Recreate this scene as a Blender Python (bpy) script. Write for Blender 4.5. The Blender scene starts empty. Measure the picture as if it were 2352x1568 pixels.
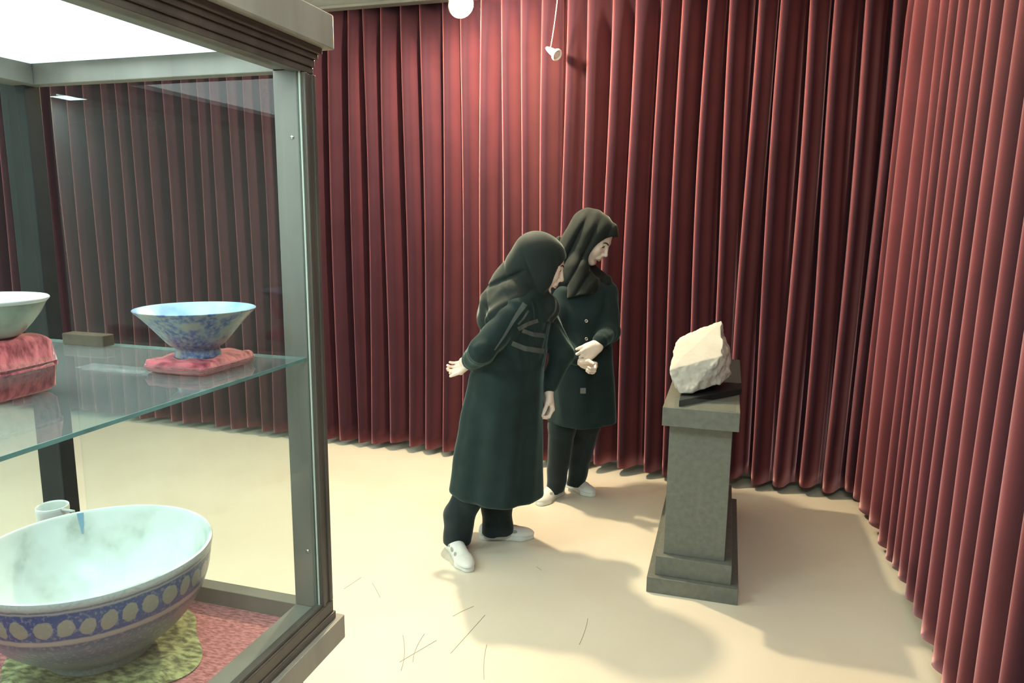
import bpy, bmesh, math, random
import numpy as np
from mathutils import Vector, Matrix
from mathutils.bvhtree import BVHTree
rnd = random.Random(7)
sc = bpy.context.scene
col = sc.collection
# ------------------------------------------------------------------ camera
FPX, PITCH, ROLL, YAW, H = 1659.3, math.radians(9.704), math.radians(0.594), math.radians(16.532), 1.5
_F = Vector((0, math.cos(PITCH), -math.sin(PITCH))); _U = Vector((0, math.sin(PITCH), math.cos(PITCH))); _X = Vector((1, 0, 0))
_c, _s = math.cos(ROLL), math.sin(ROLL)
_X, _U = _X * _c + _U * _s, _U * _c - _X * _s
_M = Matrix(((math.cos(YAW), -math.sin(YAW), 0), (math.sin(YAW), math.cos(YAW), 0), (0, 0, 1)))
CX, CU, CF = _M @ _X, _M @ _U, _M @ _F
cam_d = bpy.data.cameras.new('camera'); cam = bpy.data.objects.new('camera', cam_d); col.objects.link(cam)
cam.matrix_world = Matrix(((CX.x, CU.x, -CF.x, 0), (CX.y, CU.y, -CF.y, 0), (CX.z, CU.z, -CF.z, H), (0, 0, 0, 1)))
cam_d.sensor_width = 36; cam_d.sensor_fit = 'HORIZONTAL'; cam_d.lens = FPX / 2352 * 36; cam_d.clip_start = 0.02
sc.camera = cam
def at(px, py, Y=None, Z=None, X=None):
    d = CX * ((px - 1176) / FPX) - CU * ((py - 784) / FPX) + CF
    t = Y / d.y if Y is not None else ((Z - H) / d.z if Z is not None else X / d.x)
    return Vector((0, 0, H)) + d * t
# ------------------------------------------------------------------ world, lights, exposure
w = bpy.data.worlds.new('world'); sc.world = w; w.use_nodes = True
w.node_tree.nodes['Background'].inputs[0].default_value = (0.8, 0.95, 1, 1)
w.node_tree.nodes['Background'].inputs[1].default_value = 0.3
vs = sc.view_settings
vs.view_transform = 'Standard'; vs.look = 'None'; vs.gamma = 1; vs.use_curve_mapping = False; vs.exposure = 0.0
def light(kind, name, loc, power, color, size=0.1, size_y=None, rot=None):
    d = bpy.data.lights.new(name, kind); d.energy = power; d.color = color
    if kind == 'AREA':
        d.size = size
        if size_y: d.shape = 'RECTANGLE'; d.size_y = size_y
    else: d.shadow_soft_size = size
    o = bpy.data.objects.new(name, d); col.objects.link(o); o.location = loc
    if rot: o.rotation_euler = rot
    return o
LAMP = Vector((-1.33, 3.52, 2.53))
COOL = (0.80, 1.0, 0.97)
TUBES = [(-2.6, 0.6), (0.30, 0.1), (-4.3, 1.2), (-6.6, 1.2), (-4.4, -5.62), (-0.8, -5.62), (-7.2, -4.6)]
TUBE_W = 46
for i, (x, y) in enumerate(TUBES):
    light('AREA', 'fluorescent_light', (x, y, 2.86), TUBE_W, COOL, 1.25, 0.3)
light('POINT', 'spot_lamp_light', LAMP + Vector((0.09, -0.09, -0.07)), 225, (1.0, 0.79, 0.52), 0.035)
CASE_W = 6
light('AREA', 'case_light', (-1.09, 0.75, 1.80), CASE_W, (0.86, 1.0, 1.0), 0.5, 0.9)
# ------------------------------------------------------------------ materials
MATS = {}
def mat(name, color, rough=0.6, metal=0.0, sheen=0.0, sheen_tint=None, var=0.0, scale=30, bump=0.0, bscale=200, spec=0.5, emit=None, es=0.0, color2=None, coat=0, detail=4, lo=0.35, hi=0.65, stretch=None):
    if name in MATS: return MATS[name]
    m = bpy.data.materials.new(name); m.use_nodes = True; nt = m.node_tree; b = nt.nodes['Principled BSDF']
    b.inputs['Base Color'].default_value = (*color, 1); b.inputs['Roughness'].default_value = rough; b.inputs['Metallic'].default_value = metal
    b.inputs['Specular IOR Level'].default_value = spec; b.inputs['Coat Weight'].default_value = coat
    if sheen:
        b.inputs['Sheen Weight'].default_value = sheen; b.inputs['Sheen Roughness'].default_value = 0.35
        b.inputs['Sheen Tint'].default_value = (*(sheen_tint or (1, 1, 1)), 1)
    if emit: b.inputs['Emission Color'].default_value = (*emit, 1); b.inputs['Emission Strength'].default_value = es
    tc = nt.nodes.new('ShaderNodeTexCoord'); src = tc.outputs['Object']
    if stretch:
        mp = nt.nodes.new('ShaderNodeMapping'); mp.inputs['Scale'].default_value = stretch; nt.links.new(src, mp.inputs[0]); src = mp.outputs[0]
    if var or color2:
        n = nt.nodes.new('ShaderNodeTexNoise'); n.inputs['Scale'].default_value = scale; n.inputs['Detail'].default_value = detail
        nt.links.new(src, n.inputs['Vector'])
        r = nt.nodes.new('ShaderNodeValToRGB'); nt.links.new(n.outputs['Fac'], r.inputs[0])
        c2 = color2 or tuple(c * (1 - var) for c in color)
        r.color_ramp.elements[0].position = lo; r.color_ramp.elements[1].position = hi
        r.color_ramp.elements[0].color = (*c2, 1); r.color_ramp.elements[1].color = (*color, 1)
        nt.links.new(r.outputs[0], b.inputs['Base Color'])
    if bump:
        n2 = nt.nodes.new('ShaderNodeTexNoise'); n2.inputs['Scale'].default_value = bscale; n2.inputs['Detail'].default_value = 3
        nt.links.new(src, n2.inputs['Vector'])
        bp = nt.nodes.new('ShaderNodeBump'); bp.inputs['Strength'].default_value = bump; bp.inputs['Distance'].default_value = 0.002
        nt.links.new(n2.outputs['Fac'], bp.inputs['Height']); nt.links.new(bp.outputs[0], b.inputs['Normal'])
    MATS[name] = m; return m
def glass_mat(name, tint, ior=1.5, rough=0.0, haze=0.0):
    m = bpy.data.materials.new(name); m.use_nodes = True; nt = m.node_tree; nt.nodes.clear()
    out = nt.nodes.new('ShaderNodeOutputMaterial'); mx = nt.nodes.new('ShaderNodeMixShader')
    tr = nt.nodes.new('ShaderNodeBsdfTransparent'); gl = nt.nodes.new('ShaderNodeBsdfGlossy'); fr = nt.nodes.new('ShaderNodeFresnel')
    tr.inputs[0].default_value = (*tint, 1); gl.inputs['Roughness'].default_value = rough; fr.inputs['IOR'].default_value = ior
    ge = nt.nodes.new('ShaderNodeNewGeometry'); iv = nt.nodes.new('ShaderNodeMath'); iv.operation = 'SUBTRACT'; iv.inputs[0].default_value = 1.0; nt.links.new(ge.outputs['Backfacing'], iv.inputs[1])
    ml = nt.nodes.new('ShaderNodeMath'); ml.operation = 'MULTIPLY'; nt.links.new(fr.outputs[0], ml.inputs[0]); nt.links.new(iv.outputs[0], ml.inputs[1])
    nt.links.new(ml.outputs[0], mx.inputs[0]); nt.links.new(tr.outputs[0], mx.inputs[1]); nt.links.new(gl.outputs[0], mx.inputs[2])
    if haze:  # pale diffuse mixed in, standing in for veiling reflections on the glass
        df = nt.nodes.new('ShaderNodeBsdfDiffuse'); df.inputs[0].default_value = (0.8, 0.84, 0.84, 1); m2 = nt.nodes.new('ShaderNodeMixShader'); m2.inputs[0].default_value = haze
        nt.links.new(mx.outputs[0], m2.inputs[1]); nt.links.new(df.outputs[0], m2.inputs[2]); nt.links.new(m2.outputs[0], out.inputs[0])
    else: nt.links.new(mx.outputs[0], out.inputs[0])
    return m
velvet = mat('red_velvet', (0.155, 0.024, 0.030), 0.8, sheen=1.0, sheen_tint=(1.0, 0.52, 0.56), bump=0.10, bscale=350, spec=0.15)
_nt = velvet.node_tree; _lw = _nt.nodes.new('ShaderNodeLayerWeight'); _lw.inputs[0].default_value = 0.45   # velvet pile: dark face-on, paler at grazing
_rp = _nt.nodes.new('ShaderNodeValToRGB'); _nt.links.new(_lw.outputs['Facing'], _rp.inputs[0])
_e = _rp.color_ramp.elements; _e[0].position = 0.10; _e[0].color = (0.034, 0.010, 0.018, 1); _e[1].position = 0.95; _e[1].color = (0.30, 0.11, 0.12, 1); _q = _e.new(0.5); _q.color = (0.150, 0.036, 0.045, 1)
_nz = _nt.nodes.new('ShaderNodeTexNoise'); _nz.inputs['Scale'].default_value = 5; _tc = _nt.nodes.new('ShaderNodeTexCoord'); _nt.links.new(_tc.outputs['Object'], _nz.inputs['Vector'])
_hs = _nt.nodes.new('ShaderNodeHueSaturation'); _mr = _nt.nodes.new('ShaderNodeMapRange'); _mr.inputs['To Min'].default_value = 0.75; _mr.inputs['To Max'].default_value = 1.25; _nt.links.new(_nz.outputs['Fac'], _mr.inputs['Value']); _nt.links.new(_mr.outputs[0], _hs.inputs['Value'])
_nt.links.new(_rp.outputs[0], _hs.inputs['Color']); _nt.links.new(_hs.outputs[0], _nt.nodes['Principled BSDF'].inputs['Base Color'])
wood_lit = mat('lit_grey_brown_wood', (0.40, 0.37, 0.31), 0.42, var=0.22, scale=14, detail=8, bump=0.08, bscale=300, stretch=(1, 1, 0.25))  # lighter copy of the case wood: side light painted into ledge and cornice
wood = mat('grey_brown_wood', (0.21, 0.205, 0.18), 0.42, var=0.22, scale=14, detail=8, bump=0.08, bscale=300, stretch=(1, 1, 0.25))
wood_dark = mat('dark_moulding_wood', (0.125, 0.108, 0.090), 0.35, var=0.3, scale=18, detail=8, stretch=(1, 1, 0.2))
stonegrey = mat('grey_laminate', (0.155, 0.165, 0.140), 0.38, var=0.2, scale=45, detail=6, bump=0.05, bscale=500)
dark_board_shade = mat('black_board_and_shaded_post', (0.022, 0.026, 0.027), 0.5, var=0.2, scale=20, spec=0.25)  # own black of the display board; painted shade on one case post
floor_m = mat('cream_vinyl_floor', (0.76, 0.715, 0.59), 0.33, color2=(0.71, 0.65, 0.52), scale=1.6, detail=7, bump=0.04, bscale=90, spec=0.4)
plaster = mat('white_plaster', (0.75, 0.77, 0.74), 0.8, var=0.05)
ceil_m = mat('white_ceiling', (0.8, 0.83, 0.82), 0.85)
pelmet_m = mat('grey_pelmet', (0.15, 0.165, 0.155), 0.6, var=0.1)
fab = mat('black_coat_fabric', (0.016, 0.032, 0.034), 0.85, sheen=0.35, sheen_tint=(0.5, 0.8, 0.8), var=0.25, scale=12, bump=0.3, bscale=600, spec=0.2)
fab2 = mat('black_trouser_fabric', (0.018, 0.028, 0.031), 0.85, sheen=0.3, sheen_tint=(0.6, 0.8, 0.9), var=0.2, scale=20, bump=0.2, bscale=500, spec=0.2)
scarf = mat('black_scarf_fabric', (0.019, 0.028, 0.028), 0.8, sheen=0.4, sheen_tint=(0.7, 0.85, 0.8), var=0.25, scale=10, bump=0.2, bscale=700, spec=0.2)
scarf2 = mat('black_green_scarf_fabric', (0.014, 0.019, 0.018), 0.8, sheen=0.3, sheen_tint=(0.75, 0.85, 0.75), var=0.25, scale=10, bump=0.2, bscale=700, spec=0.2)
skin = mat('skin', (0.84, 0.72, 0.645), 0.5, spec=0.4, var=0.06, scale=30)
skin_far = mat('skin_shaded', (0.66, 0.50, 0.42), 0.5, spec=0.4, var=0.06, scale=30)
hair = mat('brow_hair', (0.03, 0.03, 0.028), 0.7)
lipm = mat('lip_skin', (0.60, 0.40, 0.36), 0.5)
stripe_m = mat('grey_stripe_fabric', (0.085, 0.105, 0.105), 0.8, var=0.2)
shoe_m = mat('white_shoe_leather', (0.78, 0.80, 0.76), 0.45, var=0.05)
shoe_g = mat('grey_mesh_insert', (0.33, 0.36, 0.36), 0.8)
metal = mat('chrome', (0.7, 0.7, 0.68), 0.25, metal=1)
stone_m = mat('pale_limestone', (0.52, 0.51, 0.455), 0.85, color2=(0.46, 0.44, 0.38), scale=9, detail=8, bump=0.6, bscale=70)
white_pl = mat('white_plastic', (0.85, 0.84, 0.8), 0.4)
pane = glass_mat('clear_pane_glass', (0.95, 0.98, 0.975), 1.45, haze=0.005)
shelf_g = glass_mat('shelf_glass', (0.86, 0.94, 0.92), 1.6, haze=0.07)
acryl = glass_mat('clear_acrylic', (0.9, 0.93, 0.93), 1.45)
edge_m = mat('green_glass_edge', (0.22, 0.40, 0.38), 0.15, var=0.3, scale=20)
bead_m = mat('pale_glazing_bead', (0.55, 0.66, 0.58), 0.4)
crushed = mat('crushed_red_velvet', (0.60, 0.13, 0.16), 0.7, sheen=1.0, sheen_tint=(1, 0.6, 0.62), color2=(0.22, 0.025, 0.04), scale=42, detail=6, bump=0.5, bscale=80, spec=0.3, stretch=(1, 2.2, 1), lo=0.36, hi=0.60)
crushed2 = mat('crushed_pink_velvet', (0.62, 0.24, 0.26), 0.7, sheen=1.0, sheen_tint=(1, 0.7, 0.7), color2=(0.30, 0.075, 0.08), scale=75, detail=6, bump=0.4, bscale=80, spec=0.3, stretch=(1, 2.6, 1), lo=0.36, hi=0.62)
olive = mat('olive_crushed_cloth', (0.48, 0.50, 0.22), 0.7, sheen=0.8, sheen_tint=(1, 1, 0.7), color2=(0.10, 0.10, 0.035), scale=50, detail=6, bump=0.5, bscale=80, stretch=(1, 2, 1), lo=0.38, hi=0.62)
panel_e = mat('lit_diffuser', (0.9, 0.95, 0.95), 0.6, emit=(0.86, 1.0, 0.99), es=0.95)
tube_e = mat('lit_fluorescent_tube', (1, 1, 1), 0.5, emit=(0.85, 1.0, 0.97), es=14)
bulb_e = mat('lit_lamp_bulb', (1, 1, 1), 0.5, emit=(1.0, 0.93, 0.80), es=60)
paper = mat('white_paper_board', (0.8, 0.83, 0.8), 0.7)
# ------------------------------------------------------------------ helpers
def link(name, me, m=None, parent=None, smooth=False):
    o = bpy.data.objects.new(name, me); col.objects.link(o)
    if m: me.materials.append(m)
    if parent: o.parent = parent; o.matrix_parent_inverse = Matrix.Translation(-parent.location)
    if smooth: me.polygons.foreach_set('use_smooth', [True] * len(me.polygons))
    return o
def tag(o, label=None, cat=None, group=None, kind=None):
    if label: o['label'] = label
    if cat: o['category'] = cat
    if group: o['group'] = group
    if kind: o['kind'] = kind
    return o
def empty(name, loc, label, cat, group=None):
    o = bpy.data.objects.new(name, None); col.objects.link(o); o.location = loc; o.empty_display_size = 0.1
    return tag(o, label, cat, group)
def bm_box(bm, a, b, bev=0.0):
    r = bmesh.ops.create_cube(bm, size=1.0)
    c = [(a[i] + b[i]) / 2 for i in range(3)]; s = [abs(b[i] - a[i]) for i in range(3)]
    for v in r['verts']: v.co = Vector((v.co.x * s[0] + c[0], v.co.y * s[1] + c[1], v.co.z * s[2] + c[2]))
    if bev:
        es = list({e for v in r['verts'] for e in v.link_edges})
        bmesh.ops.bevel(bm, geom=es, offset=bev, segments=2, affect='EDGES', profile=0.5)
def boxes(name, lst, m, parent=None, bev=0.002):
    bm = bmesh.new()
    for a, b in lst: bm_box(bm, a, b, bev)
    me = bpy.data.meshes.new(name); bm.to_mesh(me); bm.free()
    return link(name, me, m, parent)
def pydata(name, V, Fc, m, parent=None, smooth=True):
    me = bpy.data.meshes.new(name); me.from_pydata([tuple(v) for v in V], [], Fc); me.update()
    return link(name, me, m, parent, smooth)
def lathe(name, prof, c, m, parent=None, seg=72, wob=0.0):
    V = []; Fc = []
    for r, z in prof:
        for k in range(seg):
            a = 2 * math.pi * k / seg; rr = r * (1 + wob * math.sin(2 * a + 0.6) + wob * 0.6 * math.sin(5 * a))
            V.append((rr * math.cos(a), rr * math.sin(a), z))
    n = len(prof)
    for i in range(n - 1):
        for k in range(seg):
            k2 = (k + 1) % seg; Fc.append((i * seg + k, i * seg + k2, (i + 1) * seg + k2, (i + 1) * seg + k))
    o = pydata(name, V, Fc, m, parent); o.location = c
    if parent: o.matrix_parent_inverse = Matrix.Translation(-parent.location)
    return o
def tube(name, pts, r, m, parent=None, seg=8):
    V = []; Fc = []; pts = [Vector(p) for p in pts]; n = len(pts)
    for i, p in enumerate(pts):
        t = (pts[min(i + 1, n - 1)] - pts[max(i - 1, 0)]).normalized()
        u = t.cross(Vector((0.3, 0.2, 1))).normalized(); v = t.cross(u); rr = r[i] if isinstance(r, (list, tuple)) else r
        for k in range(seg):
            a = 2 * math.pi * k / seg; V.append(p + (u * math.cos(a) + v * math.sin(a)) * rr)
    for i in range(n - 1):
        for k in range(seg):
            k2 = (k + 1) % seg; Fc.append((i * seg + k, i * seg + k2, (i + 1) * seg + k2, (i + 1) * seg + k))
    Fc.append(tuple(range(seg - 1, -1, -1))); Fc.append(tuple((n - 1) * seg + k for k in range(seg)))
    return pydata(name, V, Fc, m, parent)
# ---- implicit surfaces (surface nets)
class Field:
    def __init__(s, lo, hi, h):
        s.lo = np.array(lo, float); s.h = h; s.n = np.ceil((np.array(hi) - s.lo) / h).astype(int) + 1
        s.F = np.full(s.n, 0.5, np.float32)
    def grid(s, lo, hi, pad):
        a = np.clip(np.floor((np.array(lo) - pad - s.lo) / s.h).astype(int), 0, s.n); b = np.clip(np.ceil((np.array(hi) + pad - s.lo) / s.h).astype(int) + 1, 0, s.n)
        sl = tuple(slice(a[i], b[i]) for i in range(3))
        ax = [(s.lo[i] + s.h * np.arange(a[i], b[i])).astype(np.float32) for i in range(3)]
        return sl, ax[0][:, None, None], ax[1][None, :, None], ax[2][None, None, :]
    def comb(s, sl, d, k, op):
        f = s.F[sl]
        if op == 'sub': f = -f
        if k > 0:
            hh = np.clip(0.5 + 0.5 * (d - f) / k, 0, 1); r = d * (1 - hh) + f * hh - k * hh * (1 - hh)
        else: r = np.minimum(f, d)
        s.F[sl] = -r if op == 'sub' else r
    def cone(s, a, b, ra, rb, k=0.0, op='add'):
        a = np.array(a, float); b = np.array(b, float); R = max(ra, rb)
        sl, x, y, z = s.grid(np.minimum(a, b) - R, np.maximum(a, b) + R, k + 2.5 * s.h)
        if 0 in s.F[sl].shape: return s
        ba = b - a; L = max(float(ba @ ba), 1e-9)
        px, py, pz = x - a[0], y - a[1], z - a[2]
        t = np.clip((px * ba[0] + py * ba[1] + pz * ba[2]) / L, 0, 1)
        d = np.sqrt((px - t * ba[0]) ** 2 + (py - t * ba[1]) ** 2 + (pz - t * ba[2]) ** 2) - (ra + t * (rb - ra))
        s.comb(sl, d, k, op); return s
    def ell(s, c, r, B=None, k=0.0, op='add'):
        R = max(r); c = np.array(c, float)
        sl, x, y, z = s.grid(c - R, c + R, k + 2.5 * s.h)
        if 0 in s.F[sl].shape: return s
        p = [x - c[0], y - c[1], z - c[2]]
        if B is None: q = p
        else: q = [p[0] * B[i][0] + p[1] * B[i][1] + p[2] * B[i][2] for i in range(3)]
        k0 = np.sqrt(sum((q[i] / r[i]) ** 2 for i in range(3))); k1 = np.sqrt(sum((q[i] / r[i] ** 2) ** 2 for i in range(3))) + 1e-6
        s.comb(sl, k0 * (k0 - 1) / k1, k, op); return s
    def zloft(s, keys, k=0.0, fold=None, op='add', capr=0.02):
        K = np.array(keys, float); z0, z1 = K[0, 0], K[-1, 0]; R = K[:, 3:5].max()
        sl, x, y, z = s.grid((K[:, 1].min() - R, K[:, 2].min() - R, z0), (K[:, 1].max() + R, K[:, 2].max() + R, z1), k + 2.5 * s.h)
        zz = np.clip(z, z0, z1); t = np.interp(zz.ravel(), K[:, 0], np.arange(len(K))); i = np.clip(t.astype(int), 0, len(K) - 2); u = t - i; u = u * u * (3 - 2 * u) * 0.5 + u * 0.5
        P = [(K[i, j] * (1 - u) + K[i + 1, j] * u).reshape(1, 1, -1).astype(np.float32) for j in range(1, 6)]
        ca, sa = np.cos(P[4]), np.sin(P[4]); dx, dy = x - P[0], y - P[1]
        uu = dx * ca + dy * sa; vv = -dx * sa + dy * ca
        k0 = np.sqrt((uu / P[2]) ** 2 + (vv / P[3]) ** 2); k1 = np.sqrt((uu / P[2] ** 2) ** 2 + (vv / P[3] ** 2) ** 2) + 1e-6
        d = k0 * (k0 - 1) / k1 + 0 * z
        if fold is not None: d = d - fold(np.arctan2(vv, uu), z, x, y)
        dz = np.maximum(z0 - z, z - z1) + capr
        d = np.minimum(np.maximum(d + capr, dz), 0) + np.sqrt(np.maximum(d + capr, 0) ** 2 + np.maximum(dz, 0) ** 2) - capr
        s.comb(sl, d.astype(np.float32), k, op); return s
    def warp(s, fn):
        sl, x, y, z = s.grid(s.lo, s.lo + s.h * s.n, 0); s.F[sl] += fn(x, y, z).astype(np.float32); return s
    def mesh(s):
        F = s.F; n = np.array(F.shape); I = F < 0
        c = np.zeros(tuple(n - 1), np.int8)
        for a in (0, 1):
            for b in (0, 1):
                for d in (0, 1): c += I[a:n[0] - 1 + a, b:n[1] - 1 + b, d:n[2] - 1 + d]
        act = np.argwhere((c > 0) & (c < 8)); idx = np.full(tuple(n - 1), -1, np.int64); idx[tuple(act.T)] = np.arange(len(act))
        cor = [(a, b, d) for a in (0, 1) for b in (0, 1) for d in (0, 1)]
        val = {o: F[act[:, 0] + o[0], act[:, 1] + o[1], act[:, 2] + o[2]] for o in cor}
        acc = np.zeros((len(act), 3)); cnt = np.zeros(len(act))
        for o in cor:
            for ax in range(3):
                if o[ax] == 0:
                    p = list(o); p[ax] = 1; p = tuple(p); va, vb = val[o], val[p]; m_ = (va < 0) != (vb < 0)
                    t = np.where(m_, va / np.where(m_, va - vb, 1), 0); pos = np.tile(np.array(o, float), (len(act), 1)); pos[:, ax] = t
                    acc[m_] += pos[m_]; cnt[m_] += 1
        V = (act + acc / cnt[:, None]) * s.h + s.lo
        Q = []
        for ax in range(3):
            u, v = (ax + 1) % 3, (ax + 2) % 3
            sa = [slice(None)] * 3; sb = [slice(None)] * 3; sa[ax] = slice(0, n[ax] - 1); sb[ax] = slice(1, n[ax])
            A, B = I[tuple(sa)], I[tuple(sb)]; e = np.argwhere(A != B)
            e = e[(e[:, u] > 0) & (e[:, v] > 0) & (e[:, u] < n[u] - 1) & (e[:, v] < n[v] - 1)]
            fl = A[tuple(e.T)]
            def g(du, dv):
                q = e.copy(); q[:, u] -= du; q[:, v] -= dv; return idx[tuple(q.T)]
            q = np.stack([g(1, 1), g(0, 1), g(0, 0), g(1, 0)], 1); q[~fl] = q[~fl][:, ::-1]; Q.append(q)
        return V, np.concatenate(Q)
def np_mesh(parts, name, m, parent=None):
    V = []; Q = []; off = 0
    for v, q in parts: V.append(v); Q.append(q + off); off += len(v)
    V = np.concatenate(V); Q = np.concatenate(Q)
    me = bpy.data.meshes.new(name); me.vertices.add(len(V)); me.vertices.foreach_set('co', V.astype(np.float32).ravel())
    me.loops.add(Q.size); me.loops.foreach_set('vertex_index', Q.astype(np.int32).ravel())
    me.polygons.add(len(Q)); me.polygons.foreach_set('loop_start', np.arange(0, Q.size, 4, dtype=np.int32))
    me.update(calc_edges=True); me.validate()
    return link(name, me, m, parent, True)
def patch(name, target, pts, width, m, parent, lift=0.002, src=None):
    """strip of cloth laid on the surface of target along a path (found by casting towards it)"""
    me = target.data; bv = BVHTree.FromPolygons([v.co for v in me.vertices], [p.vertices[:] for p in me.polygons])
    off = target.location.copy(); O = Vector((0, 0, H))
    path = []
    for i in range(len(pts) - 1):
        n = 10
        for k in range(n + (i == len(pts) - 2)): t = k / n; path.append([pts[i][j] * (1 - t) + pts[i + 1][j] * t for j in range(2)])
    V = []; wd = width if isinstance(width, (list, tuple)) else None
    for i, p in enumerate(path):
        q = path[min(i + 1, len(path) - 1)]; r = path[max(i - 1, 0)]; dx, dy = q[0] - r[0], q[1] - r[1]; L = math.hypot(dx, dy) or 1
        t = i / (len(path) - 1); W = (wd[0] * (1 - t) + wd[1] * t) if wd else width
        for s_ in (-1, -0.33, 0.33, 1):
            a = (p[0] - dy / L * W / 2 * s_, p[1] + dx / L * W / 2 * s_)
            d = (at(a[0], a[1], Y=3.0) - O).normalized(); hit = bv.ray_cast(O - off, d)
            if hit[0] is None: V.append(None)
            else: V.append(hit[0] + off - d * lift)
    Fc = []; out = []; mp = {}
    for i, v in enumerate(V):
        if v is not None: mp[i] = len(out); out.append(v)
    for i in range(len(path) - 1):
        for k in range(3):
            q = (i * 4 + k, i * 4 + k + 1, i * 4 + k + 5, i * 4 + k + 4)
            if all(j in mp for j in q) and max((V[q[0]] - V[q[2]]).length, (V[q[1]] - V[q[3]]).length) < 0.06: Fc.append(tuple(mp[j] for j in q))
    return pydata(name, out, Fc, m, parent)
# ------------------------------------------------------------------ room shell
def struct(name, a, b, m, label=None):
    o = boxes(name, [(a, b)], m, None, 0); tag(o, label, None, None, 'structure'); return o
struct('floor', (-8.1, -7.1, -0.1), (1.1, 4.5, 0), floor_m)
struct('ceiling', (-8.1, -7.1, 2.95), (1.1, 4.5, 3.05), ceil_m)
struct('wall_back', (-8.1, 4.36, 0), (1.1, 4.5, 2.95), plaster)
struct('wall_right', (1.0, -7.1, 0), (1.14, 4.36, 2.95), plaster)
struct('wall_left', (-8.2, -7.1, 0), (-8.0, 4.36, 2.95), plaster)
struct('wall_front', (-8.0, -7.2, 0), (1.0, -7.0, 2.95), plaster)
struct('baseboard_back', (-8.0, 4.335, 0), (1.0, 4.36, 0.09), paper)
struct('baseboard_right', (0.975, -7.0, 0), (1.0, 4.335, 0.09), paper)
pm = boxes('trim_1', [((-8.0, 4.045, 2.722), (0.70, 4.36, 2.948)), ((-8.0, 4.035, 2.708), (0.70, 4.10, 2.726))], pelmet_m, None, 0.003); tag(pm, 'grey board pelmet above the red curtain', kind='structure')
# ------------------------------------------------------------------ curtains
PROF = [(0.05, 1.0), (-0.01, 0.80), (-0.045, 0.48), (-0.03, 0.18), (0.05, 0.02), (0.16, 0.0), (0.30, 0.07), (0.45, 0.28), (0.60, 0.58), (0.75, 0.84), (0.90, 0.99)]
def crom(P, sub):
    out = []; n = len(P)
    for i in range(n - 1):
        p0, p1, p2, p3 = P[max(i - 1, 0)], P[i], P[i + 1], P[min(i + 2, n - 1)]
        for k in range(sub):
            t = k / sub
            out.append(tuple(0.5 * (2 * p1[j] + (p2[j] - p0[j]) * t + (2 * p0[j] - 5 * p1[j] + 4 * p2[j] - p3[j]) * t * t + (3 * p1[j] - p0[j] - 3 * p2[j] + p3[j]) * t ** 3) for j in range(len(p1))))
    out.append(P[-1]); return out
def curtain(name, edges, fn, label, z0=0.048, z1=2.78, amp=0.122, cols=2, seed=1):
    R = random.Random(seed); P = []; fold = []
    for i in range(len(edges) - 1):
        a, b = edges[i], edges[i + 1]; A = amp * R.uniform(0.8, 1.1) * min(1.25, abs(b - a) / 0.13) ** 0.5; lean = R.uniform(-0.25, 0.35)
        for (u, v) in PROF: P.append((a + (b - a) * u, v * A, i, (b - a) * lean * (1 - v)))
    pts = crom(P, cols)
    zs = [z0 + (z1 - z0) * k / 30 for k in range(31)]; zs += []
    ph = [R.uniform(0, 6.28) for _ in range(len(edges) + 2)]; sp = [R.uniform(0.5, 1.0) for _ in ph]
    V = []; nz = len(zs)
    for (s_, v, fi, ln) in pts:
        i = int(min(max(round(fi), 0), len(edges) - 2)); f0 = fi - math.floor(fi)
        for z in zs:
            wob = 0.012 * math.sin(ph[i] + sp[i] * 2.1 * z) * (1 - f0) + 0.012 * math.sin(ph[i + 1] + sp[i + 1] * 2.1 * z) * f0
            t = (z - 1.9) / 1.9; k = 1.0 if z < 2.45 else 1.0 - 0.55 * min(1, (z - 2.45) / 0.25)
            bot = 1 + 0.10 * max(0, 0.5 - z)
            lift = 0.012 * math.sin(ph[i] * 2.0) if z == z0 else 0
            V.append(fn(s_ + wob + ln * 0.10 * (1.9 - z), v * k * bot + (1 - k) * 0.02, z + lift))
    Fc = []
    for i in range(len(pts) - 1):
        for j in range(nz - 1): a = i * nz + j; Fc.append((a, a + nz, a + nz + 1, a + 1))
    o = pydata(name, V, Fc, velvet)
    so = o.modifiers.new('thick', 'SOLIDIFY'); so.thickness = 0.003
    tag(o, label, 'curtain'); return o
eb = [-2.4, -2.261, -2.16, -2.039, -1.903, -1.789, -1.66, -1.539, -1.414, -1.288, -1.172, -1.051, -0.929, -0.816, -0.683, -0.557, -0.414, -0.301, -0.175, -0.053, 0.068, 0.192, 0.322, 0.45, 0.581, 0.70, 0.83, 0.95]
el = [-4.566, -4.434, -4.284, -4.149, -4.023, -3.899, -3.763, -3.636, -3.486, -3.37, -3.254, -3.128, -3.004, -2.888, -2.77, -2.645, -2.52]
ff = [-7.9 + 0.133 * k for k in range(25)]
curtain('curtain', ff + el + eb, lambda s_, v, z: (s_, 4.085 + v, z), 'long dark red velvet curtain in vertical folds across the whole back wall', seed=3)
er = [4.055, 3.93, 3.70, 3.50, 3.36, 3.24, 3.12, 2.98, 2.85, 2.70, 2.53]
y = 2.38
while y > -2.2: er.append(y); y -= rnd.uniform(0.12, 0.20)
curtain('curtain', er, lambda s_, v, z: (0.735 + v * 0.9 + 0.02 * math.sin(s_ * 2.2 + 1) * 1.0 + 0.012 * (z - 1), s_, z), 'red velvet curtain along the right side wall, meeting the back curtain in the corner', z1=2.94, amp=0.10, seed=11)
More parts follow.
